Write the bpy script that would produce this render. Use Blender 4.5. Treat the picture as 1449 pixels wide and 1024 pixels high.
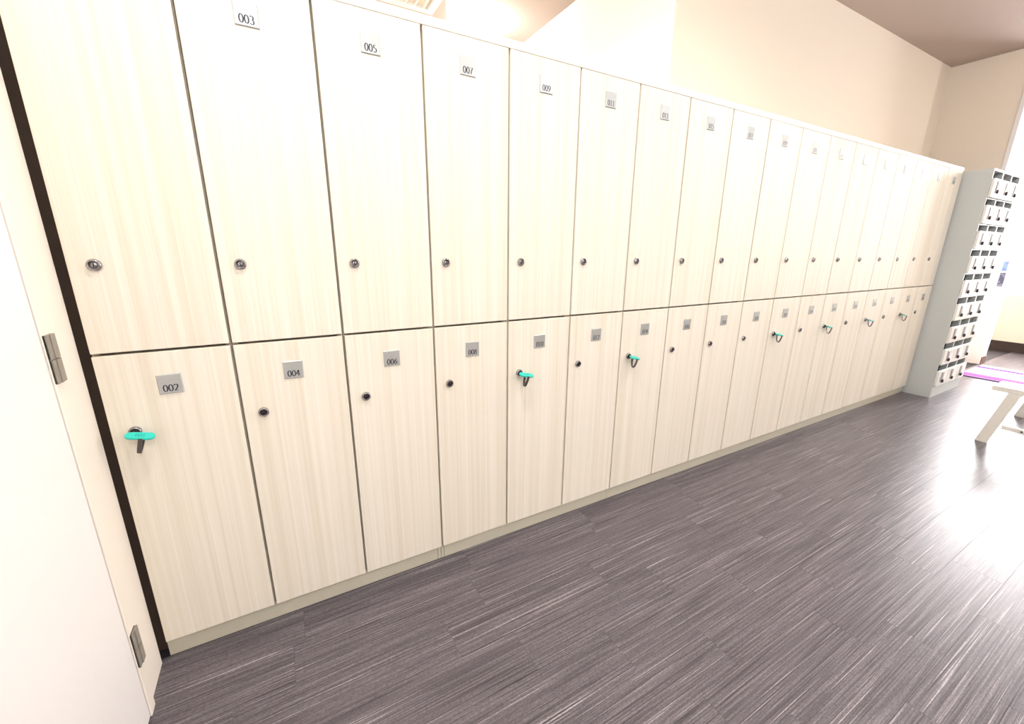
import bpy, bmesh, math, random
from mathutils import Vector, Matrix

for o in list(bpy.data.objects):
    bpy.data.objects.remove(o, do_unlink=True)
SC = bpy.context.scene
COL = SC.collection
random.seed(7)

# ------------------------------------------------------------------ camera
F_PX, YAW, PITCH, ROLL = 587.803, 0.51325, 0.26430, -0.00905
CAM = Vector((0.4312, -1.3984, 1.2493))
fwd = Vector((math.sin(YAW)*math.cos(PITCH), math.cos(YAW)*math.cos(PITCH), -math.sin(PITCH)))
rgt0 = Vector((math.cos(YAW), -math.sin(YAW), 0))
dwn0 = fwd.cross(rgt0)
rgt = rgt0*math.cos(ROLL) + dwn0*math.sin(ROLL)
dwn = -rgt0*math.sin(ROLL) + dwn0*math.cos(ROLL)
cd = bpy.data.cameras.new('camera')
cam = bpy.data.objects.new('camera', cd)
COL.objects.link(cam)
cd.sensor_fit = 'HORIZONTAL'
cd.sensor_width = 36.0
cd.lens = F_PX/1449*36.0
cd.clip_start = 0.02
cam.matrix_world = Matrix(((rgt.x, -dwn.x, -fwd.x, CAM.x), (rgt.y, -dwn.y, -fwd.y, CAM.y),
                           (rgt.z, -dwn.z, -fwd.z, CAM.z), (0, 0, 0, 1)))
SC.camera = cam

# ------------------------------------------------------------------ world, exposure, lights
w = bpy.data.worlds.new('world')
SC.world = w
w.use_nodes = True
w.node_tree.nodes['Background'].inputs[0].default_value = (0.9, 0.95, 1.0, 1)
w.node_tree.nodes['Background'].inputs[1].default_value = 1.0
vs = SC.view_settings
vs.view_transform = 'Standard'
vs.look = 'None'
vs.gamma = 1.0
vs.use_curve_mapping = False
vs.exposure = 0.93

ZC = 2.93                       # ceiling height
DOWNLIGHTS = [(0.75, -0.70, 50), (2.65, -0.70, 44), (4.30, -0.75, 16)]
AISLE_FILLS = [(0.75, -2.6, 33), (2.65, -2.6, 30), (4.6, -2.4, 19)]  # unseen domes added as cool ambient fill for room and walls
COOL = (0.78, 0.87, 1.0)
WARM = (1.0, 0.93, 0.83)
WINDOW_STRENGTH = 11.0
HALL_LAMPS = [(8.0, -0.9, 6)]
HALL_PENDANT = (7.0, -2.1, 2.30, 28)
REAR_LAMP = (2.07, 1.96, 24.0)
REAR_FILLS = [(0.9, 0.85, 260), (1.3, 2.9, 240)]  # added fill to brighten the rear ceiling, return wall and post

# ------------------------------------------------------------------ helpers
def srgb(r, g, b):
    f = lambda c: (c/255/12.92) if c/255 <= 0.04045 else ((c/255+0.055)/1.055)**2.4
    return (f(r), f(g), f(b), 1)

class NT:
    def __init__(self, name):
        self.m = bpy.data.materials.new(name)
        self.m.use_nodes = True
        self.t = self.m.node_tree
        self.b = self.t.nodes['Principled BSDF']
    def n(self, typ, **kw):
        nd = self.t.nodes.new(typ)
        for k, v in kw.items():
            if k in nd.inputs:
                nd.inputs[k].default_value = v
            else:
                setattr(nd, k, v)
        return nd
    def l(self, a, b):
        self.t.links.new(a, b)
    def bset(self, **kw):
        for k, v in kw.items():
            self.b.inputs[k.replace('_', ' ')].default_value = v
        return self

def plain(name, col, rough=0.5, metal=0.0, noise=0.04, scale=40.0, bump=0.0):
    """slightly mottled solid colour"""
    t = NT(name)
    t.bset(Roughness=rough, Metallic=metal)
    tc = t.n('ShaderNodeTexCoord')
    nz = t.n('ShaderNodeTexNoise', Scale=scale, Detail=4.0)
    t.l(tc.outputs['Object'], nz.inputs['Vector'])
    mx = t.n('ShaderNodeMix', data_type='RGBA')
    lo = [c*(1-noise) for c in col[:3]]+[1]
    hi = [min(1, c*(1+noise)) for c in col[:3]]+[1]
    mx.inputs[6].default_value = lo
    mx.inputs[7].default_value = hi
    t.l(nz.outputs['Fac'], mx.inputs[0])
    t.l(mx.outputs[2], t.b.inputs['Base Color'])
    if bump:
        bp = t.n('ShaderNodeBump', Strength=bump, Distance=0.002)
        t.l(nz.outputs['Fac'], bp.inputs['Height'])
        t.l(bp.outputs[0], t.b.inputs['Normal'])
    return t.m

def emit(name, col, strength):
    t = NT(name)
    t.bset(Base_Color=(0.8, 0.8, 0.8, 1), Emission_Color=col, Emission_Strength=strength)
    return t.m

def laminate(name, base, dark, light):
    """pale laminate with fine vertical grain"""
    t = NT(name)
    t.bset(Roughness=0.58)
    t.b.inputs['Specular IOR Level'].default_value = 0.18
    tc = t.n('ShaderNodeTexCoord')
    oi = t.n('ShaderNodeObjectInfo')
    mul = t.n('ShaderNodeMath', operation='MULTIPLY')
    mul.inputs[1].default_value = 37.0
    t.l(oi.outputs['Random'], mul.inputs[0])
    add = t.n('ShaderNodeVectorMath', operation='ADD')
    t.l(tc.outputs['Object'], add.inputs[0])
    t.l(mul.outputs[0], add.inputs[1])
    mp = t.n('ShaderNodeMapping')
    mp.inputs['Scale'].default_value = (1.0, 1.0, 0.006)
    t.l(add.outputs[0], mp.inputs['Vector'])
    n1 = t.n('ShaderNodeTexNoise', Scale=210.0, Detail=3.0, Roughness=0.6)
    n2 = t.n('ShaderNodeTexNoise', Scale=48.0, Detail=2.0, Roughness=0.5)
    t.l(mp.outputs[0], n1.inputs['Vector'])
    t.l(mp.outputs[0], n2.inputs['Vector'])
    r1 = t.n('ShaderNodeValToRGB')
    e = r1.color_ramp.elements
    e[0].position, e[0].color = 0.30, dark
    e[1].position, e[1].color = 0.52, base
    e3 = r1.color_ramp.elements.new(0.72)
    e3.color = light
    t.l(n1.outputs['Fac'], r1.inputs['Fac'])
    mx = t.n('ShaderNodeMix', data_type='RGBA', blend_type='MULTIPLY')
    mx.inputs[0].default_value = 1.0
    r2 = t.n('ShaderNodeValToRGB')
    r2.color_ramp.elements[0].position, r2.color_ramp.elements[0].color = 0.32, (0.93, 0.91, 0.87, 1)
    r2.color_ramp.elements[1].position, r2.color_ramp.elements[1].color = 0.6, (1, 1, 1, 1)
    t.l(n2.outputs['Fac'], r2.inputs['Fac'])
    t.l(r1.outputs[0], mx.inputs[6])
    t.l(r2.outputs[0], mx.inputs[7])
    t.l(mx.outputs[2], t.b.inputs['Base Color'])
    bp = t.n('ShaderNodeBump', Strength=0.10, Distance=0.001)
    t.l(n1.outputs['Fac'], bp.inputs['Height'])
    t.l(bp.outputs[0], t.b.inputs['Normal'])
    return t.m

def streaked_vinyl(name):
    """dark grey-brown vinyl plank with long streaks along x"""
    t = NT(name)
    t.b.inputs['Specular IOR Level'].default_value = 0.5
    tc = t.n('ShaderNodeTexCoord')
    oi = t.n('ShaderNodeObjectInfo')
    mul = t.n('ShaderNodeMath', operation='MULTIPLY')
    mul.inputs[1].default_value = 53.0
    t.l(oi.outputs['Random'], mul.inputs[0])
    add = t.n('ShaderNodeVectorMath', operation='ADD')
    t.l(tc.outputs['Object'], add.inputs[0])
    t.l(mul.outputs[0], add.inputs[1])
    def noise(sx, sy, scale, det, rough=0.55):
        mp = t.n('ShaderNodeMapping')
        mp.inputs['Scale'].default_value = (sx, sy, 1)
        t.l(add.outputs[0], mp.inputs['Vector'])
        nz = t.n('ShaderNodeTexNoise', Scale=scale, Detail=det, Roughness=rough)
        t.l(mp.outputs[0], nz.inputs['Vector'])
        return nz
    n1 = noise(0.010, 1.0, 230.0, 4.0, 0.7)        # mid streaks
    n2 = noise(0.006, 1.0, 290.0, 2.0)        # thin pale lines
    n3 = noise(0.5, 1.0, 260.0, 4.0, 0.7)     # fine mottle
    r1 = t.n('ShaderNodeValToRGB')
    e = r1.color_ramp.elements
    e[0].position, e[0].color = 0.30, (0.026, 0.021, 0.024, 1)
    e[1].position, e[1].color = 0.66, (0.175, 0.152, 0.160, 1)
    em = e.new(0.48)
    em.color = (0.090, 0.079, 0.088, 1)
    t.l(n1.outputs['Fac'], r1.inputs['Fac'])
    r2 = t.n('ShaderNodeValToRGB')
    r2.color_ramp.elements[0].position, r2.color_ramp.elements[0].color = 0.62, (0, 0, 0, 1)
    r2.color_ramp.elements[1].position, r2.color_ramp.elements[1].color = 0.70, (1, 1, 1, 1)
    t.l(n2.outputs['Fac'], r2.inputs['Fac'])
    mx = t.n('ShaderNodeMix', data_type='RGBA')
    mx.inputs[7].default_value = (0.38, 0.35, 0.36, 1)
    t.l(r2.outputs[0], mx.inputs[0])
    t.l(r1.outputs[0], mx.inputs[6])
    m3 = t.n('ShaderNodeMix', data_type='RGBA', blend_type='MULTIPLY')
    m3.inputs[0].default_value = 1.0
    r3 = t.n('ShaderNodeValToRGB')
    r3.color_ramp.elements[0].position, r3.color_ramp.elements[0].color = 0.30, (0.60, 0.60, 0.62, 1)
    r3.color_ramp.elements[1].position, r3.color_ramp.elements[1].color = 0.7, (1.45, 1.44, 1.45, 1)
    t.l(n3.outputs['Fac'], r3.inputs['Fac'])
    t.l(mx.outputs[2], m3.inputs[6])
    t.l(r3.outputs[0], m3.inputs[7])
    t.l(m3.outputs[2], t.b.inputs['Base Color'])
    rr = t.n('ShaderNodeMapRange')
    rr.inputs['To Min'].default_value = 0.25
    rr.inputs['To Max'].default_value = 0.40
    t.l(n1.outputs['Fac'], rr.inputs['Value'])
    t.l(rr.outputs[0], t.b.inputs['Roughness'])
    bp = t.n('ShaderNodeBump', Strength=0.10, Distance=0.001)
    t.l(n1.outputs['Fac'], bp.inputs['Height'])
    t.l(bp.outputs[0], t.b.inputs['Normal'])
    return t.m

def striped_rug(name):
    t = NT(name)
    t.bset(Roughness=0.95)
    tc = t.n('ShaderNodeTexCoord')
    sp = t.n('ShaderNodeSeparateXYZ')
    t.l(tc.outputs['Object'], sp.inputs[0])
    mr = t.n('ShaderNodeMapRange')
    mr.inputs['From Min'].default_value = 0.0
    mr.inputs['From Max'].default_value = 0.80
    t.l(sp.outputs['X'], mr.inputs['Value'])
    rp = t.n('ShaderNodeValToRGB')
    rp.color_ramp.interpolation = 'CONSTANT'
    W = (0.86, 0.80, 0.80, 1)
    stripes = [(0.0, (0.10, 0.03, 0.14, 1)), (0.035, (0.45, 0.22, 0.50, 1)), (0.07, (0.12, 0.03, 0.17, 1)),
               (0.11, (0.30, 0.06, 0.34, 1)), (0.20, (0.50, 0.12, 0.48, 1)), (0.27, W), (0.38, (0.80, 0.55, 0.66, 1)),
               (0.41, W), (0.55, (0.80, 0.60, 0.70, 1)), (0.59, W), (0.72, (0.55, 0.05, 0.12, 1)),
               (0.77, (0.08, 0.06, 0.40, 1)), (0.87, W), (0.95, (0.8, 0.6, 0.55, 1))]
    el = rp.color_ramp.elements
    el[0].position, el[0].color = stripes[0]
    el[1].position, el[1].color = stripes[1]
    for pos, c in stripes[2:]:
        k = el.new(pos)
        k.color = c
    t.l(mr.outputs[0], rp.inputs['Fac'])
    t.l(rp.outputs[0], t.b.inputs['Base Color'])
    nz = t.n('ShaderNodeTexNoise', Scale=300.0, Detail=2.0)
    t.l(tc.outputs['Object'], nz.inputs['Vector'])
    bp = t.n('ShaderNodeBump', Strength=0.4, Distance=0.004)
    t.l(nz.outputs['Fac'], bp.inputs['Height'])
    t.l(bp.outputs[0], t.b.inputs['Normal'])
    return t.m

def poster(name, base, other, axis_scale):
    """printed sheet: soft blocks of two tints"""
    t = NT(name)
    t.bset(Roughness=0.5)
    tc = t.n('ShaderNodeTexCoord')
    mp = t.n('ShaderNodeMapping')
    mp.inputs['Scale'].default_value = axis_scale
    t.l(tc.outputs['Object'], mp.inputs['Vector'])
    vo = t.n('ShaderNodeTexVoronoi', Scale=1.0, distance='CHEBYCHEV')
    t.l(mp.outputs[0], vo.inputs['Vector'])
    mx = t.n('ShaderNodeMix', data_type='RGBA')
    mx.inputs[6].default_value = base
    mx.inputs[7].default_value = other
    rp = t.n('ShaderNodeValToRGB')
    rp.color_ramp.interpolation = 'CONSTANT'
    rp.color_ramp.elements[1].position = 0.45
    t.l(vo.outputs['Color'], rp.inputs['Fac'])
    t.l(rp.outputs[0], mx.inputs[0])
    t.l(mx.outputs[2], t.b.inputs['Base Color'])
    return t.m

M = {}
M['door'] = laminate('locker_laminate', (0.84, 0.78, 0.67, 1), (0.795, 0.732, 0.618, 1), (0.87, 0.82, 0.72, 1))
M['carcass'] = plain('locker_carcass', (0.62, 0.56, 0.46), 0.55)
M['plinth'] = plain('locker_plinth', (0.62, 0.58, 0.46), 0.5)
M['top'] = plain('locker_top', (0.82, 0.77, 0.67), 0.5)
M['steel'] = plain('brushed_steel', (0.46, 0.465, 0.45), 0.38, 0.35, 0.05, 120)
M['chrome'] = plain('chrome', (0.34, 0.33, 0.34), 0.24, 1.0, 0.02)
M['dark_metal'] = plain('dark_metal', (0.045, 0.035, 0.040), 0.35, 0.6)
M['grey_metal'] = plain('lock_core', (0.36, 0.34, 0.34), 0.35, 1.0)
M['black'] = plain('black_slot', (0.010, 0.008, 0.010), 0.6)
M['ink'] = plain('number_ink', (0.02, 0.022, 0.035), 0.6)
M['teal'] = plain('turquoise_plastic', (0.02, 0.55, 0.46), 0.35, 0.0, 0.03)
M['teal_ink'] = plain('turquoise_engraving', (0.005, 0.33, 0.30), 0.5)
M['band'] = plain('band_rubber', (0.075, 0.058, 0.055), 0.5)
M['vinyl'] = streaked_vinyl('streaked_vinyl')
M['joint'] = plain('floor_base', (0.035, 0.028, 0.03), 0.8)
M['wall'] = plain('beige_wall', (0.82, 0.725, 0.60), 0.85, 0, 0.02, 90, 0.15)
M['white_wall'] = plain('white_wall', (0.86, 0.84, 0.82), 0.85, 0, 0.02, 90, 0.1)
M['ceil'] = plain('ceiling_paint', (0.50, 0.41, 0.36), 0.9, 0, 0.02, 90, 0.15)
M['door_white'] = plain('door_white', (0.86, 0.83, 0.82), 0.4, 0, 0.01)
M['frame_cream'] = plain('frame_cream', (0.86, 0.79, 0.70), 0.5, 0, 0.01)
M['gap_shade'] = plain('gap_shade_brown', (0.10, 0.065, 0.045), 0.8)  # dark brown stands in for the shade in the locker gap
M['hinge'] = plain('hinge_satin', (0.36, 0.33, 0.29), 0.55, 0.6, 0.10, 150)
M['cab'] = plain('grey_white_steel', (0.53, 0.55, 0.53), 0.5, 0, 0.02)
M['cab_door'] = plain('cabinet_door_white', (0.80, 0.78, 0.73), 0.45, 0, 0.02)
M['slot_shade'] = plain('slot_shade_black', (0.003, 0.0022, 0.0032), 0.9)  # near-black colour stands in for the shade inside the slots
M['slot_shade'].node_tree.nodes['Principled BSDF'].inputs['Specular IOR Level'].default_value = 0.0
M['dial'] = plain('dial_grey', (0.40, 0.38, 0.38), 0.5, 0.0)
M['card'] = plain('name_card', (0.88, 0.86, 0.84), 0.6, 0, 0.01)
M['bench'] = plain('bench_white', (0.80, 0.77, 0.70), 0.4, 0, 0.02)
M['bolt'] = plain('bolt_dark', (0.12, 0.11, 0.10), 0.4, 0.8)
M['skirt'] = plain('dark_skirting', (0.035, 0.020, 0.016), 0.5)
M['skirt2'] = plain('brown_skirting', (0.16, 0.085, 0.07), 0.5)
M['rug'] = striped_rug('striped_rug')
M['poster1'] = poster('poster_pastel', (0.55, 0.72, 0.86, 1), (0.88, 0.66, 0.74, 1), (1, 38, 22))
M['poster2'] = poster('poster_blue', (0.20, 0.36, 0.72, 1), (0.30, 0.46, 0.80, 1), (1, 60, 60))
M['poster3'] = poster('poster_navy', (0.10, 0.12, 0.22, 1), (0.24, 0.27, 0.42, 1), (1, 45, 45))
M['glow'] = emit('lamp_glow', (1.0, 0.95, 0.86, 1), 14.0)
M['rear_glow'] = emit('rear_lamp_glow', (1.0, 0.96, 0.88, 1), REAR_LAMP[2])
M['daylight'] = emit('daylight_pane', (0.96, 0.97, 1.0, 1), WINDOW_STRENGTH)
M['mark'] = plain('purple_mark', (0.42, 0.22, 0.45), 0.6)

def add_box(bm, x0, x1, y0, y1, z0, z1, mi=0):
    x0, x1 = min(x0, x1), max(x0, x1)
    y0, y1 = min(y0, y1), max(y0, y1)
    z0, z1 = min(z0, z1), max(z0, z1)
    v = [bm.verts.new(c) for c in ((x0, y0, z0), (x1, y0, z0), (x1, y1, z0), (x0, y1, z0),
                                   (x0, y0, z1), (x1, y0, z1), (x1, y1, z1), (x0, y1, z1))]
    for f in ((0, 3, 2, 1), (4, 5, 6, 7), (0, 1, 5, 4), (1, 2, 6, 5), (2, 3, 7, 6), (3, 0, 4, 7)):
        fc = bm.faces.new([v[i] for i in f])
        fc.material_index = mi

def add_cyl(bm, c, axis, r0, r1, h, seg=24, mi=0, smooth=True):
    """frustum from c along axis, radius r0 -> r1"""
    a = Vector(axis).normalized()
    u = a.orthogonal().normalized()
    v = a.cross(u)
    c = Vector(c)
    A, B = [], []
    for i in range(seg):
        t = 2*math.pi*i/seg
        d = u*math.cos(t)+v*math.sin(t)
        A.append(bm.verts.new(c+d*r0))
        B.append(bm.verts.new(c+a*h+d*r1))
    for i in range(seg):
        j = (i+1) % seg
        f = bm.faces.new((A[i], A[j], B[j], B[i]))
        f.smooth = smooth
        f.material_index = mi
    bm.faces.new(A[::-1]).material_index = mi
    bm.faces.new(B).material_index = mi

def lathe(bm, c, axis, prof, seg=28, mi=0):
    """profile [(r, h)] turned about axis, open mesh closed at r=0 ends"""
    a = Vector(axis).normalized()
    u = a.orthogonal().normalized()
    v = a.cross(u)
    c = Vector(c)
    rings = []
    for r, h in prof:
        if r < 1e-6:
            rings.append([bm.verts.new(c+a*h)])
        else:
            rings.append([bm.verts.new(c+a*h+(u*math.cos(2*math.pi*i/seg)+v*math.sin(2*math.pi*i/seg))*r) for i in range(seg)])
    for A, B in zip(rings, rings[1:]):
        for i in range(seg):
            j = (i+1) % seg
            q = [A[i % len(A)], A[j % len(A)], B[j % len(B)], B[i % len(B)]]
            q2 = []
            for k in q:
                if k not in q2:
                    q2.append(k)
            if len(q2) > 2:
                f = bm.faces.new(q2)
                f.smooth = True
                f.material_index = mi

def mesh_of(name, bm, mats, bevel=0.0):
    me = bpy.data.meshes.new(name)
    if bevel:
        bmesh.ops.bevel(bm, geom=list(bm.edges), offset=bevel, segments=1, affect='EDGES', clamp_overlap=True)
    bmesh.ops.recalc_face_normals(bm, faces=bm.faces)
    bm.to_mesh(me)
    bm.free()
    for m in (mats if isinstance(mats, (list, tuple)) else [mats]):
        me.materials.append(m)
    return me

def link(name, me, parent=None, loc=(0, 0, 0)):
    o = bpy.data.objects.new(name, me)
    COL.objects.link(o)
    o.location = loc
    if parent:
        o.parent = parent
    return o

def boxobj(name, b, mat, parent=None, bevel=0.0, loc=(0, 0, 0)):
    bm = bmesh.new()
    add_box(bm, *b)
    return link(name, mesh_of(name, bm, mat, bevel), parent, loc)

def tag(o, label, cat, group=None):
    o['label'] = label
    o['category'] = cat
    if group:
        o['group'] = group
    return o

def thing(name, label, cat, loc=(0, 0, 0), group=None):
    o = bpy.data.objects.new(name, None)
    o.empty_display_size = 0.1
    COL.objects.link(o)
    o.location = loc
    return tag(o, label, cat, group)

def struct(o, label=None):
    o['kind'] = 'structure'
    if label:
        o['label'] = label
    return o

# ---- serif numerals drawn as strokes (broad-pen contrast) --------------------
def arc(cx, cy, rx, ry, a0, a1, n=18):
    return [(cx+rx*math.cos(math.radians(a0+(a1-a0)*i/n)), cy+ry*math.sin(math.radians(a0+(a1-a0)*i/n))) for i in range(n+1)]

DIG = {
 0: [arc(.30, .5, .22, .46, 90, 450, 28)],
 1: [[(.14, .84), (.31, .96)], [(.31, .96), (.31, .03)], [(.15, .03), (.47, .03)]],
 2: [arc(.29, .71, .20, .25, 165, -20, 16)+[(.42, .50), (.30, .28), (.10, .05)], [(.09, .05), (.51, .05)]],
 3: [arc(.27, .74, .18, .22, 150, -80, 14), arc(.27, .27, .22, .25, 85, -150, 16)],
 4: [[(.36, .95), (.06, .31)], [(.05, .31), (.54, .31)], [(.39, .95), (.39, .03)]],
 5: [[(.16, .94), (.48, .94)], [(.17, .94), (.14, .55)], arc(.26, .31, .23, .27, 120, -140, 18)],
 6: [[(.46, .96), (.24, .74), (.11, .46), (.10, .30)], arc(.30, .29, .21, .26, 0, 360, 24)],
 7: [[(.10, .93), (.52, .93)], [(.51, .93), (.34, .55), (.23, .03)]],
 8: [arc(.30, .74, .17, .21, 90, 450, 24), arc(.30, .28, .21, .25, 90, 450, 24)],
 9: [[(.14, .04), (.36, .26), (.49, .54), (.50, .70)], arc(.30, .71, .21, .26, 0, 360, 24)],
}

def draw_number(bm, text, org, ex, ey, h, mi):
    """text laid at org with unit vectors ex (right), ey (up)"""
    org, ex, ey = Vector(org), Vector(ex), Vector(ey)
    x = 0.0
    for ch in text:
        for path in DIG[int(ch)]:
            pts = [Vector((a, b)) for a, b in path]
            L, R = [], []
            for i, pnt in enumerate(pts):
                d = (pts[min(i+1, len(pts)-1)]-pts[max(i-1, 0)])
                d = d.normalized() if d.length > 1e-6 else Vector((1, 0))
                nrm = Vector((-d.y, d.x))
                hw = 0.030+0.052*abs(d.y)
                L.append(pnt+nrm*hw)
                R.append(pnt-nrm*hw)
            to3 = lambda q: org+ex*((x+q.x)*h)+ey*(q.y*h)
            LV = [bm.verts.new(to3(q)) for q in L]
            RV = [bm.verts.new(to3(q)) for q in R]
            for i in range(len(pts)-1):
                f = bm.faces.new((RV[i], RV[i+1], LV[i+1], LV[i]))
                f.material_index = mi
        x += 0.60
    return x*h

# ================================================================== THE ROOM
# floor: dark sub-floor with vinyl planks laid along x
fl = struct(boxobj('floor', (-0.3, 9.2, -4.6, 4.2, -0.12, -0.0035), M['joint']), 'dark streaked vinyl plank floor')
PW, PL = 0.149, 0.617
JOINTS = {0: 0.377, 1: 0.341, 2: 0.186, 3: 0.377, 4: 0.029, 5: 0.318, 6: 0.138}
bm = bmesh.new()
add_box(bm, 0.0003, PL-0.0003, 0.0002, PW-0.0002, -0.0035, 0.0)
plank_me = mesh_of('plank', bm, M['vinyl'], 0.0002)
floor_rest = bmesh.new()
for k in range(32):
    y0 = 0.018-PW*(k+1)
    off = JOINTS.get(k, random.random()*PL)
    n0 = -1
    for j in range(n0, 15):
        x0 = off+PL*j
        xa, xb = x0, x0+PL
        if xb < -0.28 or xa > 9.2 or y0 < -4.6:
            continue
        # frustum on the floor: what the photograph can see
        seen = (xb > -0.3 and y0 > -0.30 - 0.0*xa) or (y0+PW > -2.1 + 0.13*max(0, xa-1.5) and xb > -0.3)
        if xa > 6.9:
            seen = y0 > -0.75
        if seen and xa > -0.9 and xb < 9.3:
            link('plank', plank_me, fl, (x0, y0, 0))
        else:
            add_box(floor_rest, x0+0.0005, x0+PL-0.0005, y0+0.0005, y0+PW-0.0005, -0.0035, 0.0)
o = link('plank_field', mesh_of('plank_field', floor_rest, M['vinyl']), fl)
o['kind'] = 'stuff'

# ceilings
struct(boxobj('ceiling', (-0.3, 9.2, -4.6, 4.2, ZC, ZC+0.12), M['ceil']), 'taupe painted ceiling')

# beige wall behind the lockers (starts where the rear room ends) and its white return
struct(boxobj('wall_back', (2.50, 6.1995, 0.50, 0.62, 0, ZC), M['wall']), 'beige wall above the right-hand lockers')
struct(boxobj('wall_partition', (2.495, 2.62, 0.505, 4.1, 0, ZC-0.001), M['white_wall']), 'white return wall beyond the lockers')
struct(boxobj('wall_rear', (-0.3, 2.495, 4.0, 4.12, 0, ZC), M['wall']))
struct(boxobj('wall_front', (-0.3, 9.2, -4.6, -4.48, 0, ZC), M['wall']))
# left wall: slab, door frame, door
struct(boxobj('wall_left', (-0.25, -0.06, -4.48, 4.0, 0, ZC), M['white_wall']), 'white left wall')
bm = bmesh.new()
add_box(bm, -0.06, -0.017, -0.140, 0.002, 0, 2.14)
add_box(bm, -0.06, -0.0075, -0.178, -0.1405, 0, 2.10)
add_box(bm, -0.06, -0.017, -1.10, -0.1405, 2.101, 2.14)
add_box(bm, -0.06, -0.017, -1.10, -1.045, 0, 2.1005)
struct(link('trim_1', mesh_of('trim_1', bm, M['frame_cream'], 0.002)), 'cream door frame beside the first locker')
struct(boxobj('gap_shade_strip', (-0.0595, -0.002, 0.055, 0.075, 0, 2.3), M['gap_shade']), 'brown strip standing in for shade in the gap beside the first locker')  # strip put in to darken the gap, shade as colour
dl = struct(boxobj('door_1', (-0.052, -0.0105, -1.040, -0.1815, 0.006, 2.095), M['door_white'], None, 0.0015), 'plain white hinged door')
bm = bmesh.new()
add_box(bm, 0.0015, 0.0035, -0.004, 0.018, 0.0, 0.052)
add_box(bm, -0.006, 0.0015, 0.0, 0.018, 0.0, 0.052)
add_box(bm, -0.006, 0.0015, -0.018, 0.0, 0.0, 0.052)
kn = mesh_of('hinge_knuckle', bm, M['hinge'])
for zz in (0.960, 0.17, 1.85):
    h = boxobj('hinge', (-0.006, 0.0, -0.018, 0.018, 0, 0.106), M['hinge'], dl, 0.0, (-0.0045, -0.1585, zz))
    for q in (0.0, 0.054):
        link('knuckle', kn, h, (0.001, 0.0, q))
boxobj('handle_rose', (-0.0105, -0.004, -0.99, -0.95, 0.95, 1.09), M['hinge'], dl, 0.001)
bm = bmesh.new()
add_cyl(bm, (-0.004, -0.97, 1.03), (1, 0, 0), 0.009, 0.009, 0.045, 16)
add_box(bm, 0.032, 0.046, -0.975, -0.86, 1.022, 1.038)
link('handle', mesh_of('handle', bm, M['hinge'], 0.001), dl)

# right wall with a wide opening into the hall
bm = bmesh.new()
add_box(bm, 6.20, 6.31, -0.015, 0.90, 0, ZC)
add_box(bm, 6.20, 6.31, -4.48, -2.30, 0, ZC)
struct(link('wall_right', mesh_of('wall_right', bm, M['wall'])), 'beige end wall with an opening to the hall')
bm = bmesh.new()
add_box(bm, 6.192, 6.318, -0.048, -0.0155, 0, ZC-0.001)
add_box(bm, 6.192, 6.318, -2.2995, -2.265, 0, ZC-0.001)
struct(link('trim_3', mesh_of('trim_3', bm, M['door_white'], 0.002)), 'white trim lining the hall opening')

# hall beyond: back wall, far dado wall with window above, pillar
struct(boxobj('wall_hall', (6.31, 9.2, 0.90, 1.02, 0, ZC), M['wall']))
bm = bmesh.new()
add_box(bm, 8.80, 8.92, -4.48, 0.90, 0, 0.737)
add_box(bm, 8.80, 8.92, -4.48, 0.90, 2.80, ZC)
add_box(bm, 8.80, 8.92, 0.32, 0.90, 0.737, 2.80)
add_box(bm, 8.80, 8.92, -4.48, -1.60, 0.737, 2.80)
struct(link('wall_far', mesh_of('wall_far', bm, M['wall'])), 'beige far wall of the hall below the window')
struct(boxobj('baseboard_far', (8.785, 8.7995, -4.48, 0.90, 0.0, 0.130), M['skirt']), 'dark baseboard of the hall')
wn = struct(boxobj('window_1', (8.86, 8.868, -1.5995, 0.3195, 0.7375, 2.7995), M['daylight']), 'bright daylit window of the hall')
for yy in (-0.64,):
    boxobj('window_mullion', (8.82, 8.855, yy-0.02, yy+0.02, 0.76, 2.78), M['door_white'], wn)
bm = bmesh.new()
for pts in ([(0.110, 1.15), (0.085, 1.19), (0.060, 1.175), (0.080, 1.135), (0.115, 1.125)], [(0.125, 1.105), (0.095, 1.112)],
            [(0.10, 0.915), (0.07, 0.93), (0.05, 0.925)]):
    for (ya, za), (yb, zb) in zip(pts, pts[1:]):
        d = Vector((yb-ya, zb-za)).normalized()*0.004
        q = [bm.verts.new((8.8585, ya-d.y, za+d.x)), bm.verts.new((8.8585, yb-d.y, zb+d.x)),
             bm.verts.new((8.8585, yb+d.y, zb-d.x)), bm.verts.new((8.8585, ya+d.y, za-d.x))]
        bm.faces.new(q)
link('window_lettering', mesh_of('window_lettering', bm, M['mark']), wn)

pil = thing('hall_pillar', 'white square pillar in the hall beside the shoe locker cabinet', 'pillar', (7.5, 0.01, 0))
boxobj('shaft', (0, 0.16, 0, 0.16, 0.0, ZC-0.002), M['white_wall'], pil, 0.003)
boxobj('skirting', (0.0, 0.16, -0.008, -0.0005, 0.0, 0.09), M['skirt2'], pil)
for nm, (ya, yb, za, zb), mt, lb in (
        ('notice', (0.024, 0.096, 1.206, 1.393), 'poster1', 'pastel pink and blue notice on the white hall pillar'),
        ('notice', (0.026, 0.062, 1.068, 1.169), 'poster2', 'small plain blue notice on the white hall pillar'),
        ('notice', (0.022, 0.064, 0.897, 1.047), 'poster3', 'dark navy notice low on the white hall pillar')):
    tag(boxobj(nm, (7.4965, 7.4995, ya, yb, za, zb), M[mt]), lb, 'notice', 'notices on the hall pillar')

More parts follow.
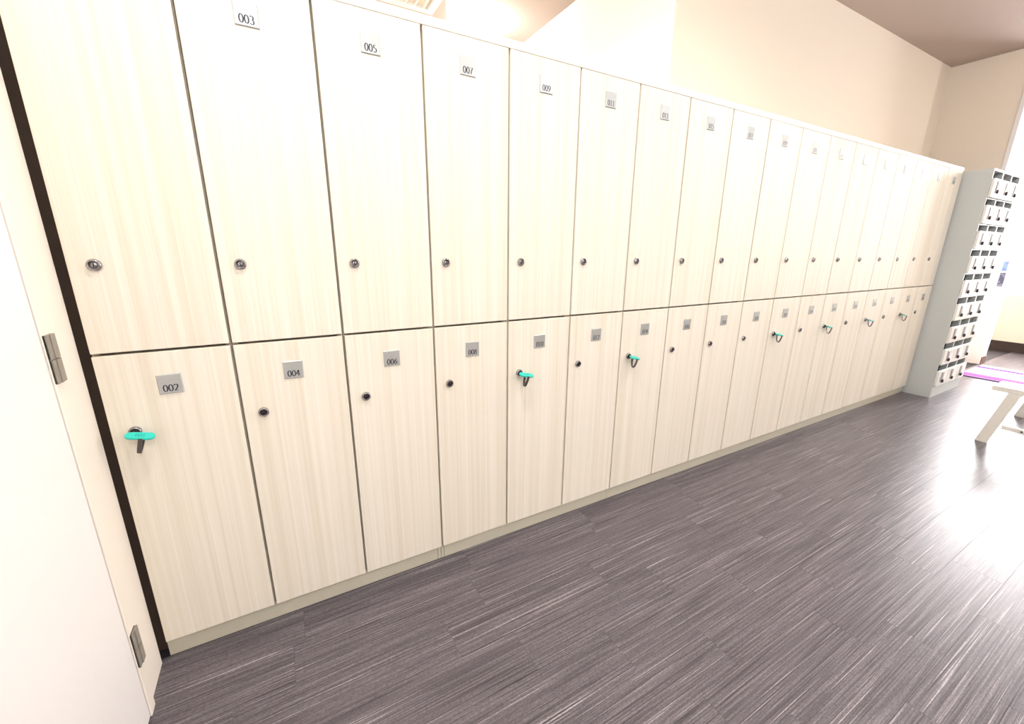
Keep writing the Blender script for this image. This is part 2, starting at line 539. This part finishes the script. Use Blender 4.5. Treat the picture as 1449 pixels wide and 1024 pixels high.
# rear room seen over the lockers: post, ceiling air outlet, globe lamp
pst = thing('rear_post', 'white post rising behind the lockers to the ceiling', 'post', (1.506, 1.20, 0))
boxobj('post_shaft', (0, 0.10, 0, 0.14, 0, ZC-0.001), M['white_wall'], pst, 0.002)
vt = thing('ceiling_vent', 'square white louvred air outlet in the ceiling behind the lockers', 'vent', (1.25, 1.62, ZC-0.03))
VS = 0.42
for b in ((0, VS, 0, 0.05), (0, VS, VS-0.05, VS), (0, 0.05, 0.05, VS-0.05), (VS-0.05, VS, 0.05, VS-0.05)):
    boxobj('frame_bar', (*b, 0, 0.0298), M['door_white'], vt, 0.002)
boxobj('outlet_back', (0.05, VS-0.05, 0.05, VS-0.05, 0.022, 0.0295), M['wall'], vt)
for i in range(5):
    boxobj('louvre', (0.05+0.028+i*0.064, 0.05+0.036+i*0.064, 0.05, VS-0.05, 0.002, 0.022), M['door_white'], vt)
lp = thing('globe_lamp', 'glowing round ceiling lamp just above the locker tops', 'lamp', (REAR_LAMP[0], REAR_LAMP[1], ZC))
bm = bmesh.new()
lathe(bm, (0, 0, 0), (0, 0, -1), [(0, 0.0005), (0.06, 0.0005), (0.06, 0.015), (0, 0.015)], 28)
link('lamp_base', mesh_of('lamp_base', bm, M['door_white']), lp)
bm = bmesh.new()
lathe(bm, (0, 0, 0), (0, 0, -1), [(0, 0.0155)]+[(0.085*math.sin(math.radians(a)), 0.095-0.080*math.cos(math.radians(a))) for a in range(15, 181, 15)], 28)
link('lamp_globe', mesh_of('lamp_globe', bm, M['rear_glow']), lp)

# recessed downlights, the same fixture also carrying the added rear fill
def downlight(x, y, watts, col, label, angle=165, blend=1.0):
    d = thing('downlight', label, 'lamp', (x, y, ZC), 'recessed ceiling downlights')
    bm = bmesh.new()
    lathe(bm, (0, 0, 0), (0, 0, -1), [(0.050, 0.0005), (0.072, 0.0005), (0.068, 0.008), (0.050, 0.006), (0.050, 0.0005)], 24)
    link('trim_ring', mesh_of('trim_ring', bm, M['door_white']), d)
    bm = bmesh.new()
    lathe(bm, (0, 0, 0), (0, 0, -1), [(0, 0.0008), (0.049, 0.0008), (0.049, 0.003), (0, 0.003)], 24)
    link('lens', mesh_of('lens', bm, M['glow']), d)
    ld = bpy.data.lights.new('downlight_spot', 'SPOT')
    ld.energy = watts
    ld.color = col
    ld.spot_size = math.radians(angle)
    ld.spot_blend = blend
    ld.shadow_soft_size = 0.05
    lo = bpy.data.objects.new('downlight_spot', ld)
    COL.objects.link(lo)
    lo.parent = d
    lo.location = (0, 0, -0.02)
    return d

def fill_or_pendant(x, y, z, r, watts, col, label, drop=0.0):  # ceiling domes are added fill; with a drop, the hall pendant
    d = thing('fill_or_pendant' if not drop else 'pendant_lamp', label, 'lamp', (x, y, z))
    bm = bmesh.new()
    lathe(bm, (0, 0, 0), (0, 0, -1), [(0, 0.0005), (r, 0.0005), (r, 0.022), (0, 0.022)], 28)
    link('lamp_base', mesh_of('lamp_base', bm, M['door_white']), d)
    if drop:
        bm = bmesh.new()
        add_cyl(bm, (0, 0, 0), (0, 0, 1), 0.006, 0.006, drop-0.001, 10)
        link('cord', mesh_of('cord', bm, M['door_white']), d)
    bm = bmesh.new()
    lathe(bm, (0, 0, 0), (0, 0, -1), [(0, 0.0225), (r*0.95, 0.0225)]+[(r*0.95*math.cos(math.radians(a)), 0.0225+0.065*math.sin(math.radians(a))) for a in range(15, 91, 15)], 28)
    link('opal_dome', mesh_of('opal_dome', bm, M['glow']), d)
    ld = bpy.data.lights.new('dome_light', 'POINT')
    ld.energy = watts
    ld.color = col
    ld.shadow_soft_size = 0.05
    lo = bpy.data.objects.new('dome_light', ld)
    COL.objects.link(lo)
    lo.parent = d
    lo.location = (0, 0, -0.16)
    return d

for (x, y, wt), wh in zip(AISLE_FILLS, ('nearest the white door', 'in the middle of the aisle', 'nearest the benches')):
    fill_or_pendant(x, y, ZC, 0.16, wt, COOL, 'added round opal fill light '+wh, 0)
fill_or_pendant(HALL_PENDANT[0], HALL_PENDANT[1], HALL_PENDANT[2], 0.14, HALL_PENDANT[3], (1.0, 0.95, 0.88),
          'round opal pendant lamp hanging in the hall', ZC-HALL_PENDANT[2])
for i, (x, y, wt) in enumerate(DOWNLIGHTS):
    downlight(x, y, wt, WARM, 'recessed ceiling downlight close to the lockers '+('nearest the white door', 'midway along the row', 'nearest the steel cabinet')[i])
for x, y, wt in HALL_LAMPS:
    downlight(x, y, wt, (1, 0.97, 0.93), 'recessed ceiling downlight in the hall beyond the opening')
for (x, y, wt), wh in zip(REAR_FILLS, ('before', 'beyond')):
    downlight(x, y, wt, WARM, 'added fill downlight %s the post in the room behind the lockers' % wh)

# ================================================================== LOCKERS
W, ZG, ZT, ZB = 0.30, 0.9815, 1.891, 0.070
GAPX, GAPZ, TH = 0.0037, 0.0037, 0.018
def door_mesh(name, h):
    bm = bmesh.new()
    add_box(bm, GAPX, W-GAPX, 0.0, TH, 0, h)
    return mesh_of(name, bm, M['door'], 0.0012)
HU, HL = ZT-(ZG+GAPZ), (ZG-GAPZ)-ZB
DU, DLW = door_mesh('upper_door', HU), door_mesh('lower_door', HL)
def body_mesh(name, z0, z1):
    bm = bmesh.new()
    t = 0.015
    y0, y1 = TH+0.002, 0.485
    add_box(bm, 0.0006, t, y0, y1, z0, z1)
    add_box(bm, W-t, W-0.0006, y0, y1, z0, z1)
    yb = y0+0.030
    add_box(bm, t, W-t, yb, y1, z0, z0+t)
    add_box(bm, t, W-t, yb, y1, z1-t, z1)
    add_box(bm, t, W-t, y1-0.006, y1, z0+t, z1-t)
    return mesh_of(name, bm, M['carcass'])
BU, BL = body_mesh('upper_body', ZG+0.0003, ZT+0.0008), body_mesh('lower_body', ZB+0.001, ZG-0.0003)

def lock_meshes(dark):
    bm = bmesh.new()
    lathe(bm, (0, 0, 0), (0, -1, 0), [(0.0145, 0.0), (0.0145, 0.004), (0.0128, 0.0075), (0.0100, 0.0085), (0.0092, 0.0070), (0.0092, 0.0)], 28)
    ring = mesh_of('lock_bezel', bm, M['chrome'])
    bm = bmesh.new()
    lathe(bm, (0, 0, 0), (0, -1, 0), [(0.0090, 0.0), (0.0090, 0.0062), (0, 0.0062)], 24)
    add_box(bm, -0.0012, 0.0012, -0.0066, -0.0060, -0.0055, 0.0055, 1)
    core = mesh_of('lock_core', bm, [M['dark_metal'] if dark else M['grey_metal'], M['black']])
    return ring, core
LOCK = {False: lock_meshes(False), True: lock_meshes(True)}

def plate_mesh(num):
    bm = bmesh.new()
    s = 0.0275
    add_box(bm, -s, s, -0.003, 0.0, -s, s)
    bmesh.ops.bevel(bm, geom=[e for e in bm.edges if all(v.co.y < -0.001 for v in e.verts)], offset=0.0022, segments=1, affect='EDGES')
    draw_number(bm, num, (-0.0175, -0.0031, -s+0.0065), (1, 0, 0), (0, 0, 1), 0.0195, 1)
    return mesh_of('number_plate', bm, [M['steel'], M['ink']])

KEYED = {2, 10, 14, 22, 26, 30, 34}
tagbm_cache = {}
def tag_mesh(num):
    bm = bmesh.new()
    # rounded bar, length along x, width along y (outwards), thickness z
    L, Wd, T, n = 0.064, 0.026, 0.0055, 8
    out = []
    r = Wd/2
    for i in range(n+1):
        a = -math.pi/2+math.pi*i/n
        out.append((L-r+r*math.cos(a), r*math.sin(a)))
    for i in range(n+1):
        a = math.pi/2+math.pi*i/n
        out.append((r+r*math.cos(a), r*math.sin(a)))
    top = [bm.verts.new((x, y, T/2)) for x, y in out]
    bot = [bm.verts.new((x, y, -T/2)) for x, y in out]
    ft = bm.faces.new(top)
    bm.faces.new(bot[::-1])
    for i in range(len(out)):
        j = (i+1) % len(out)
        bm.faces.new((bot[i], bot[j], top[j], top[i]))
    bmesh.ops.bevel(bm, geom=list(bm.edges), offset=0.0012, segments=2, affect='EDGES', clamp_overlap=True)
    draw_number(bm, num, (0.022, -0.0055, T/2+0.0003), (1, 0, 0), (0, 1, 0), 0.0115, 1)
    return mesh_of('key_tag', bm, [M['teal'], M['teal_ink']])

def band_mesh():
    bm = bmesh.new()
    pts = []
    n = 28
    for i in range(n+1):
        t = math.pi*i/n                      # loop in the y-z plane, hanging under the tag
        y = 0.0145*math.cos(t)*(1.0-0.25*math.sin(t)) - 0.004*math.sin(t)
        z = -0.043*math.sin(t)**0.8
        pts.append(Vector((0, y, z)))
    hw, th = 0.0045, 0.0040
    rings = []
    for i, pnt in enumerate(pts):
        d = (pts[min(i+1, n)]-pts[max(i-1, 0)]).normalized()
        nr = Vector((0, -d.z, d.y))
        rings.append([bm.verts.new(pnt+Vector((sx*hw, 0, 0))+nr*(sn*th/2)) for sx, sn in ((-1, -1), (1, -1), (1, 1), (-1, 1))])
    for A, B in zip(rings, rings[1:]):
        for k in range(4):
            bm.faces.new((A[k], A[(k+1) % 4], B[(k+1) % 4], B[k])).smooth = False
    bm.faces.new(rings[0][::-1])
    bm.faces.new(rings[-1])
    return mesh_of('wrist_band', bm, M['band'])
BAND = band_mesh()
bm = bmesh.new()
add_box(bm, -0.0035, 0.0035, -0.012, 0.006, -0.001, 0.001)
lathe(bm, (0, -0.006, 0), (0, -1, 0), [(0, 0), (0.0062, 0), (0.0062, 0.008), (0.004, 0.010), (0, 0.010)], 18)
SHAFT = mesh_of('key_shaft', bm, M['chrome'])

ORD = ('first second third fourth fifth sixth seventh eighth ninth tenth eleventh twelfth thirteenth '
       'fourteenth fifteenth sixteenth seventeenth eighteenth').split()

def locker(num, ix, upper):
    s = '%03d' % num
    row = 'upper' if upper else 'lower'
    if num == 1:
        lab = 'leftmost upper locker with cream grained door, directly above locker 002'
    else:
        lab = 'cream %s-row locker with plate %s, %s column from the white door' % (row, s, ORD[ix])
        if num in KEYED:
            lab += ', key in lock'
    t = thing('locker', lab, 'locker', (ix*W, 0, 0), 'numbered lockers along the wall')
    link('body', BU if upper else BL, t)
    z0 = ZG+GAPZ if upper else ZB
    d = link('door', DU if upper else DLW, t, (0, 0, z0))
    pz = (1.810 if upper else 0.8875)-z0
    lz = (1.204 if upper else 0.766)-z0
    pl = link('number_plate', plate_mesh(s), d, (0.1475, -0.0001, pz))
    pl.rotation_euler = (math.radians(random.uniform(-2.2, 2.2))*0.4, math.radians(random.uniform(-0.8, 0.8)), 0)
    pl['label'] = 'small square steel plate reading %s' % s
    ring, core = LOCK[not upper]
    link('lock_bezel', ring, d, (0.053, 0, lz))
    c = link('lock_core', core, d, (0.053, 0, lz))
    if num in KEYED:
        c.rotation_euler = (0, math.radians(90), 0)
        k = thing('locker_key', 'key with turquoise tag and dark band in locker %s, %s column from the white door' % (s, ORD[ix]), 'key',
                  (ix*W+0.053, -0.0068, 0.766), 'keys left in the lower lockers')
        link('key_shaft', SHAFT, k)
        tg = link('key_tag', tag_mesh(s), k, (-0.016, -0.0225, 0.003))
        ang = math.radians(12+random.uniform(-3, 3))
        tg.rotation_euler = (math.radians(20), ang, math.radians(random.uniform(-6, 2)))
        link('wrist_band', BAND, tg, (0.036, 0, -0.0025)).rotation_euler = (math.radians(-20), math.radians(random.uniform(0, 8)), 0)
    return t

for i in range(18):
    locker(2*i+1, i, True)
    locker(2*i+2, i, False)

tp = tag(boxobj('locker_top_board', (0.0, 5.40, -0.0005, 0.49, ZT+0.0012, 1.918), M['top'], None, 0.001),
         'long cream board capping the whole row of lockers', 'board')
pln = thing('locker_plinth', 'pale low plinth running under the whole row of lockers', 'plinth', (0, 0.02, 0))
for a, b in ((0.0, 0.8845), (0.886, 0.8985), (0.900, 0.9125)):
    boxobj('plinth_board', (a, b, 0, 0.016, 0, ZB-0.001), M['plinth'], pln, 0.0006)
xs = [0.914, 1.8, 2.7, 3.6, 4.5, 5.40]
for a, b in zip(xs, xs[1:]):
    boxobj('plinth_board', (a, b-0.0008, 0, 0.016, 0, ZB-0.001), M['plinth'], pln, 0.0004)

# ================================================================== SHOE LOCKER CABINET
CX0, CX1, CY0, CY1, CZ = 5.417, 6.128, -0.170, 0.30, 1.893
RP, CP, SLH = 0.1967, 0.2275, 0.046
cab = thing('shoe_locker_cabinet', 'tall pale steel cabinet of small dial-lock boxes at the end of the lockers', 'cabinet', (CX0, CY0, 0))
D, Wc = CY1-CY0, CX1-CX0
bm = bmesh.new()
add_box(bm, 0, 0.012, 0, D, 0, CZ)
add_box(bm, Wc-0.012, Wc, 0, D, 0, CZ)
add_box(bm, 0.012, Wc-0.012, 0, D, CZ-0.016, CZ)
add_box(bm, 0.012, Wc-0.012, 0, D, 0, 0.100)
add_box(bm, 0.012, Wc-0.012, D-0.008, D, 0.10, CZ-0.016)
for c in (1, 2):
    add_box(bm, 0.0145+c*CP-0.014, 0.0145+c*CP+0.014-0.004, 0.0, D-0.01, 0.10, CZ-0.016)
add_box(bm, 0.0145+3*CP-0.018, Wc-0.012, 0.0, D-0.01, 0.10, CZ-0.016)
for r_ in range(1, 9):
    add_box(bm, 0.012, Wc-0.012, 0.0, D-0.01, 0.106+r_*RP-0.008, 0.106+r_*RP)
link('body', mesh_of('cabinet_body', bm, M['cab']), cab)
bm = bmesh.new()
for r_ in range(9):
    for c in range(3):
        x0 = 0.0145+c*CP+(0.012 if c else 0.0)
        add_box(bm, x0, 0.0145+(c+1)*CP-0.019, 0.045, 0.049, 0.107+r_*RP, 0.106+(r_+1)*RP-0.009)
link('shade_sheets', mesh_of('shade_sheets', bm, M['slot_shade']), cab)  # black sheets behind the slots in place of deep shade
bm = bmesh.new()
add_box(bm, 0.002, CP-0.002, -0.018, -0.0005, 0.0, RP-SLH-0.012)
cdoor = mesh_of('box_door', bm, M['cab_door'], 0.0015)
bm = bmesh.new()
add_box(bm, 0, 0.046, -0.005, 0, 0, 0.090)
for i in range(4):
    add_box(bm, 0.012, 0.034, -0.0075, -0.0048, 0.030+i*0.014, 0.040+i*0.014, 0)
cdial = mesh_of('dial_lock', bm, M['dial'], 0.001)
bm = bmesh.new()
lathe(bm, (0, 0, 0), (0, -1, 0), [(0.015, 0), (0.015, 0.009), (0.012, 0.012), (0, 0.012)], 16)
cknob = mesh_of('latch_knob', bm, M['dark_metal'])
bm = bmesh.new()
add_box(bm, 0, 0.056, -0.0015, 0, 0, 0.062)
ccard = mesh_of('name_card', bm, M['card'])
for r_ in range(9):
    for c in range(3):
        d = link('door', cdoor, cab, (0.004+c*CP, 0, 0.108+r_*RP))
        q = link('dial_lock', cdial, d, (0.072, -0.018, 0.034))
        link('latch_knob', cknob, d, (0.095, -0.023, 0.044))
        link('name_card', ccard, d, (0.128, -0.018, 0.020))

# ================================================================== BENCHES, RUG
t = thing('bench', 'white wooden bench with slanted legs at the right edge of the floor', 'bench', (4.545, -0.668, 0))
BWX, LY, HT, SB = 0.945, 1.25, 0.40, 0.21
for a, b in ((0.0, SB), (BWX-SB, BWX)):                   # two seat boards, long axis -y
    boxobj('seat_board', (a, b, -LY, 0.0, HT-0.032, HT), M['bench'], t, 0.002)
for end in (0, 1):
    yf = -0.025 if end == 0 else -LY+0.025                # foot
    yt = -0.105 if end == 0 else -LY+0.105                # top
    for xx in (0.0, BWX-0.03):
        bm = bmesh.new()
        hw = 0.028
        vs_ = []
        for x in (xx, xx+0.03):
            for y, z in ((yf-hw, 0.0), (yf+hw, 0.0), (yt+hw, HT-0.0325), (yt-hw, HT-0.0325)):
                vs_.append(bm.verts.new((x, y, z)))
        for f in ((0, 1, 2, 3), (7, 6, 5, 4), (0, 4, 5, 1), (1, 5, 6, 2), (2, 6, 7, 3), (3, 7, 4, 0)):
            bm.faces.new([vs_[i] for i in f])
        link('leg', mesh_of('leg', bm, M['bench'], 0.001), t)
    boxobj('cross_rail', (0.0305, BWX-0.0305, yt-0.015, yt+0.015, HT-0.062, HT-0.0325), M['bench'], t, 0.001)
for xx in (0.004, BWX-0.026):
    st = boxobj('stretcher', (xx, xx+0.022, -LY+0.096, -0.096, 0.118, 0.146), M['bench'], t, 0.001)
    bm = bmesh.new()
    lathe(bm, (xx-0.0002, -0.185, 0.132), (-1, 0, 0), [(0, 0.0), (0.006, 0), (0.005, 0.004), (0, 0.004)], 12)
    link('bolt', mesh_of('bolt', bm, M['bolt']), st)

bm = bmesh.new()
add_box(bm, 0, 0.80, -2.2, 0.0, 0.0, 0.008)
tag(link('striped_rug', mesh_of('striped_rug', bm, M['rug'], 0.002), None, (6.665, -0.02, 0.0004)),
    'white rug with purple, red and blue stripes in the hall opening', 'rug')
